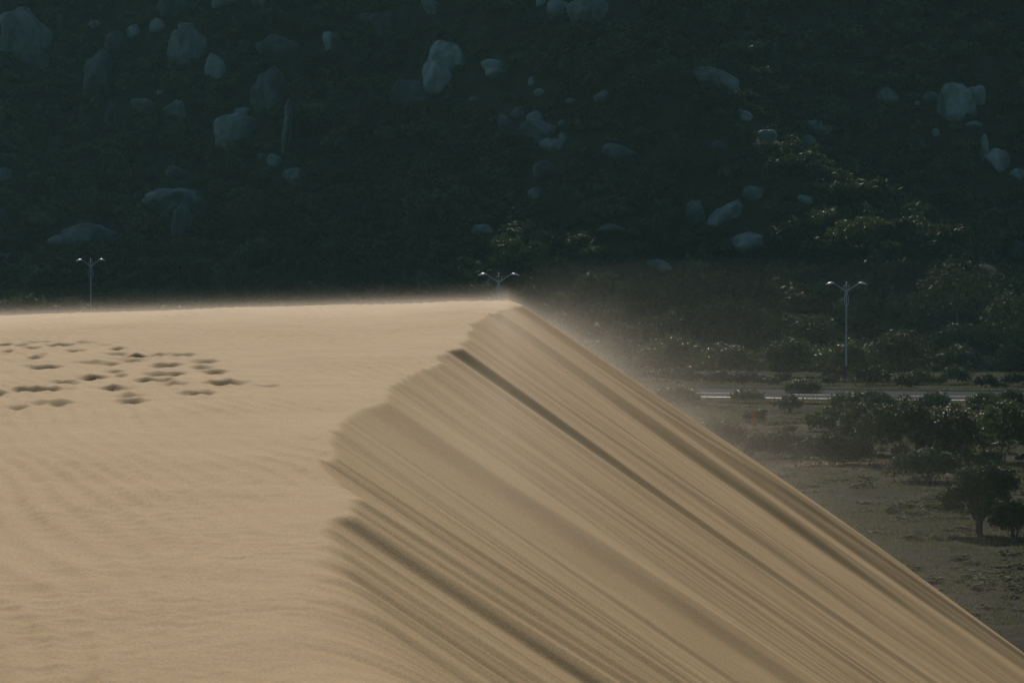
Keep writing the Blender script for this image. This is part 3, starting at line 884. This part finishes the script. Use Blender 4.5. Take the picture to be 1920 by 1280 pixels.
# ------------------------------------------------------------------ small orange marker by the road
p = hit(1414, 803)
sg = bpy.data.objects.new('marker_sign', None); C.objects.link(sg); sg.location = p
tag(sg, 'small red and orange marker standing in the grass before the kerb', 'marker')
m = MB(); m.tube([(0, 0, -.3), (0, 0, 1.15)], [.03, .03], 8); m.build('post', M_POLE, sg)
def disc(cz, r, rzz):
    mb = MB(); rings = []
    for yy, s in ((.025, .94), (.018, 1), (-.018, 1), (-.025, .94)):
        rings.append([(s * r * math.cos(a), yy - .055, cz + s * rzz * math.sin(a)) for a in np.linspace(0, 2 * math.pi, 25)[:-1]])
    mb.sections(rings); return mb
disc(.50, .27, .34).build('lower_panel', M_ORANGE, sg)
disc(1.02, .22, .24).build('upper_panel', M_RED, sg)

# ------------------------------------------------------------------ air: haze, and sand blowing off the crest
def box_mesh(name, a, b, mat):
    v = [(x, y, z) for x in (a[0], b[0]) for y in (a[1], b[1]) for z in (a[2], b[2])]
    f = [(0, 1, 3, 2), (4, 6, 7, 5), (0, 4, 5, 1), (2, 3, 7, 6), (0, 2, 6, 4), (1, 5, 7, 3)]
    me = bpy.data.meshes.new(name); me.from_pydata(v, [], f); me.materials.append(mat); return me
def vol_mat(name, col, dens, aniso=0.0):
    m = bpy.data.materials.new(name); m.use_nodes = True; t = m.node_tree
    t.nodes.clear(); out = t.nodes.new('ShaderNodeOutputMaterial'); pv = t.nodes.new('ShaderNodeVolumePrincipled')
    pv.inputs['Color'].default_value = (*col, 1); pv.inputs['Density'].default_value = dens; pv.inputs['Anisotropy'].default_value = aniso
    t.links.new(pv.outputs[0], out.inputs['Volume']); return m, t, pv
HZ, _, _ = vol_mat('haze_air', (0.52, 1.0, 1.0), 0.000086, 0.1)
hz = link_mesh('haze', box_mesh('haze', (-450, -140, ZG - 2.2), (450, 900, 245), HZ))
tag(hz, 'thin bluish haze in the air before the hill', None, None, 'stuff')

def math_node(t, op, a, b=None):
    n = t.nodes.new('ShaderNodeMath'); n.operation = op
    for k, q in enumerate((a, b)):
        if q is None: continue
        if isinstance(q, (int, float)): n.inputs[k].default_value = q
        else: t.links.new(q, n.inputs[k])
    return n.outputs[0]
# sand carried by the wind: a layer skimming the flat top, thickest at its far edge, and the plume in the lee of the tip
BS, t, pv = vol_mat('blowing_sand_air', (0.86, 0.76, 0.64), 0.0, 0.55)
geo = t.nodes.new('ShaderNodeNewGeometry'); sx = t.nodes.new('ShaderNodeSeparateXYZ'); t.links.new(geo.outputs['Position'], sx.inputs[0])
PX, PY, PZ = sx.outputs
def mn(op, *a):
    return math_node(t, op, *a)
tilt = mn('MULTIPLY', mn('MINIMUM', mn('ADD', PX, 1.0), 0.0), 0.031)
dx = mn('MAXIMUM', mn('SUBTRACT', PX, -0.1), 0.0)
h0 = mn('SUBTRACT', mn('SUBTRACT', PZ, tilt), ZT + 0.02)
hgt = mn('MAXIMUM', mn('SUBTRACT', h0, mn('MULTIPLY', dx, -0.69)), 0.0)
def ex(x): return mn('POWER', 2.718282, x)
far = N(t, 'ShaderNodeMapRange', interpolation_type='SMOOTHSTEP'); far.inputs[1].default_value = 60; far.inputs[2].default_value = 78; far.inputs[3].default_value = 0.08; far.inputs[4].default_value = 1.0
t.links.new(PY, far.inputs[0])
nz = N(t, 'ShaderNodeTexNoise', Scale=0.8, Detail=3.0); t.links.new(geo.outputs['Position'], nz.inputs['Vector'])
layer = mn('MULTIPLY', ex(mn('MULTIPLY', hgt, -12.0)), ex(mn('MULTIPLY', dx, -1.3)))
layer = mn('MULTIPLY', mn('MULTIPLY', layer, far.outputs[0]), mn('ADD', mn('MULTIPLY', nz.outputs['Fac'], 1.0), 0.5))
fade = N(t, 'ShaderNodeMapRange', interpolation_type='SMOOTHSTEP'); fade.inputs[1].default_value = 76.5; fade.inputs[2].default_value = 80.0; fade.inputs[3].default_value = 1.0; fade.inputs[4].default_value = 0.0
t.links.new(PY, fade.inputs[0])
layer = mn('MULTIPLY', mn('MULTIPLY', layer, fade.outputs[0]), 0.11)
rise = mn('ADD', 0.08, mn('MULTIPLY', dx, 0.24))          # the plume thickens downwind
plume = mn('MULTIPLY', ex(mn('MULTIPLY', mn('DIVIDE', hgt, rise), -1.0)), ex(mn('MULTIPLY', dx, -0.30)))
n2 = N(t, 'ShaderNodeTexNoise', Scale=0.7, Detail=4.0, Roughness=0.6); t.links.new(geo.outputs['Position'], n2.inputs['Vector'])
plume = mn('MULTIPLY', plume, mn('MAXIMUM', mn('ADD', mn('MULTIPLY', n2.outputs['Fac'], 2.2), -0.4), 0.0))
back = N(t, 'ShaderNodeMapRange', interpolation_type='SMOOTHSTEP'); back.inputs[1].default_value = 70.5; back.inputs[2].default_value = 75; back.inputs[3].default_value = 0.0; back.inputs[4].default_value = 1.0
t.links.new(PY, back.inputs[0])
side = N(t, 'ShaderNodeMapRange', interpolation_type='SMOOTHSTEP'); side.inputs[1].default_value = -0.9; side.inputs[2].default_value = 1.2; side.inputs[3].default_value = 0.0; side.inputs[4].default_value = 1.0
t.links.new(PX, side.inputs[0])
plume = mn('MULTIPLY', mn('MULTIPLY', mn('MULTIPLY', plume, side.outputs[0]), back.outputs[0]), 0.085)
t.links.new(mn('ADD', layer, plume), pv.inputs['Density'])
bs = link_mesh('blowing_sand', box_mesh('blowing_sand', (-15, 30, -9.5), (10.5, 86, ZT + 0.75), BS))
tag(bs, 'veil of blown sand skimming the dune top and drifting off the tip of the crest', None, None, 'stuff')
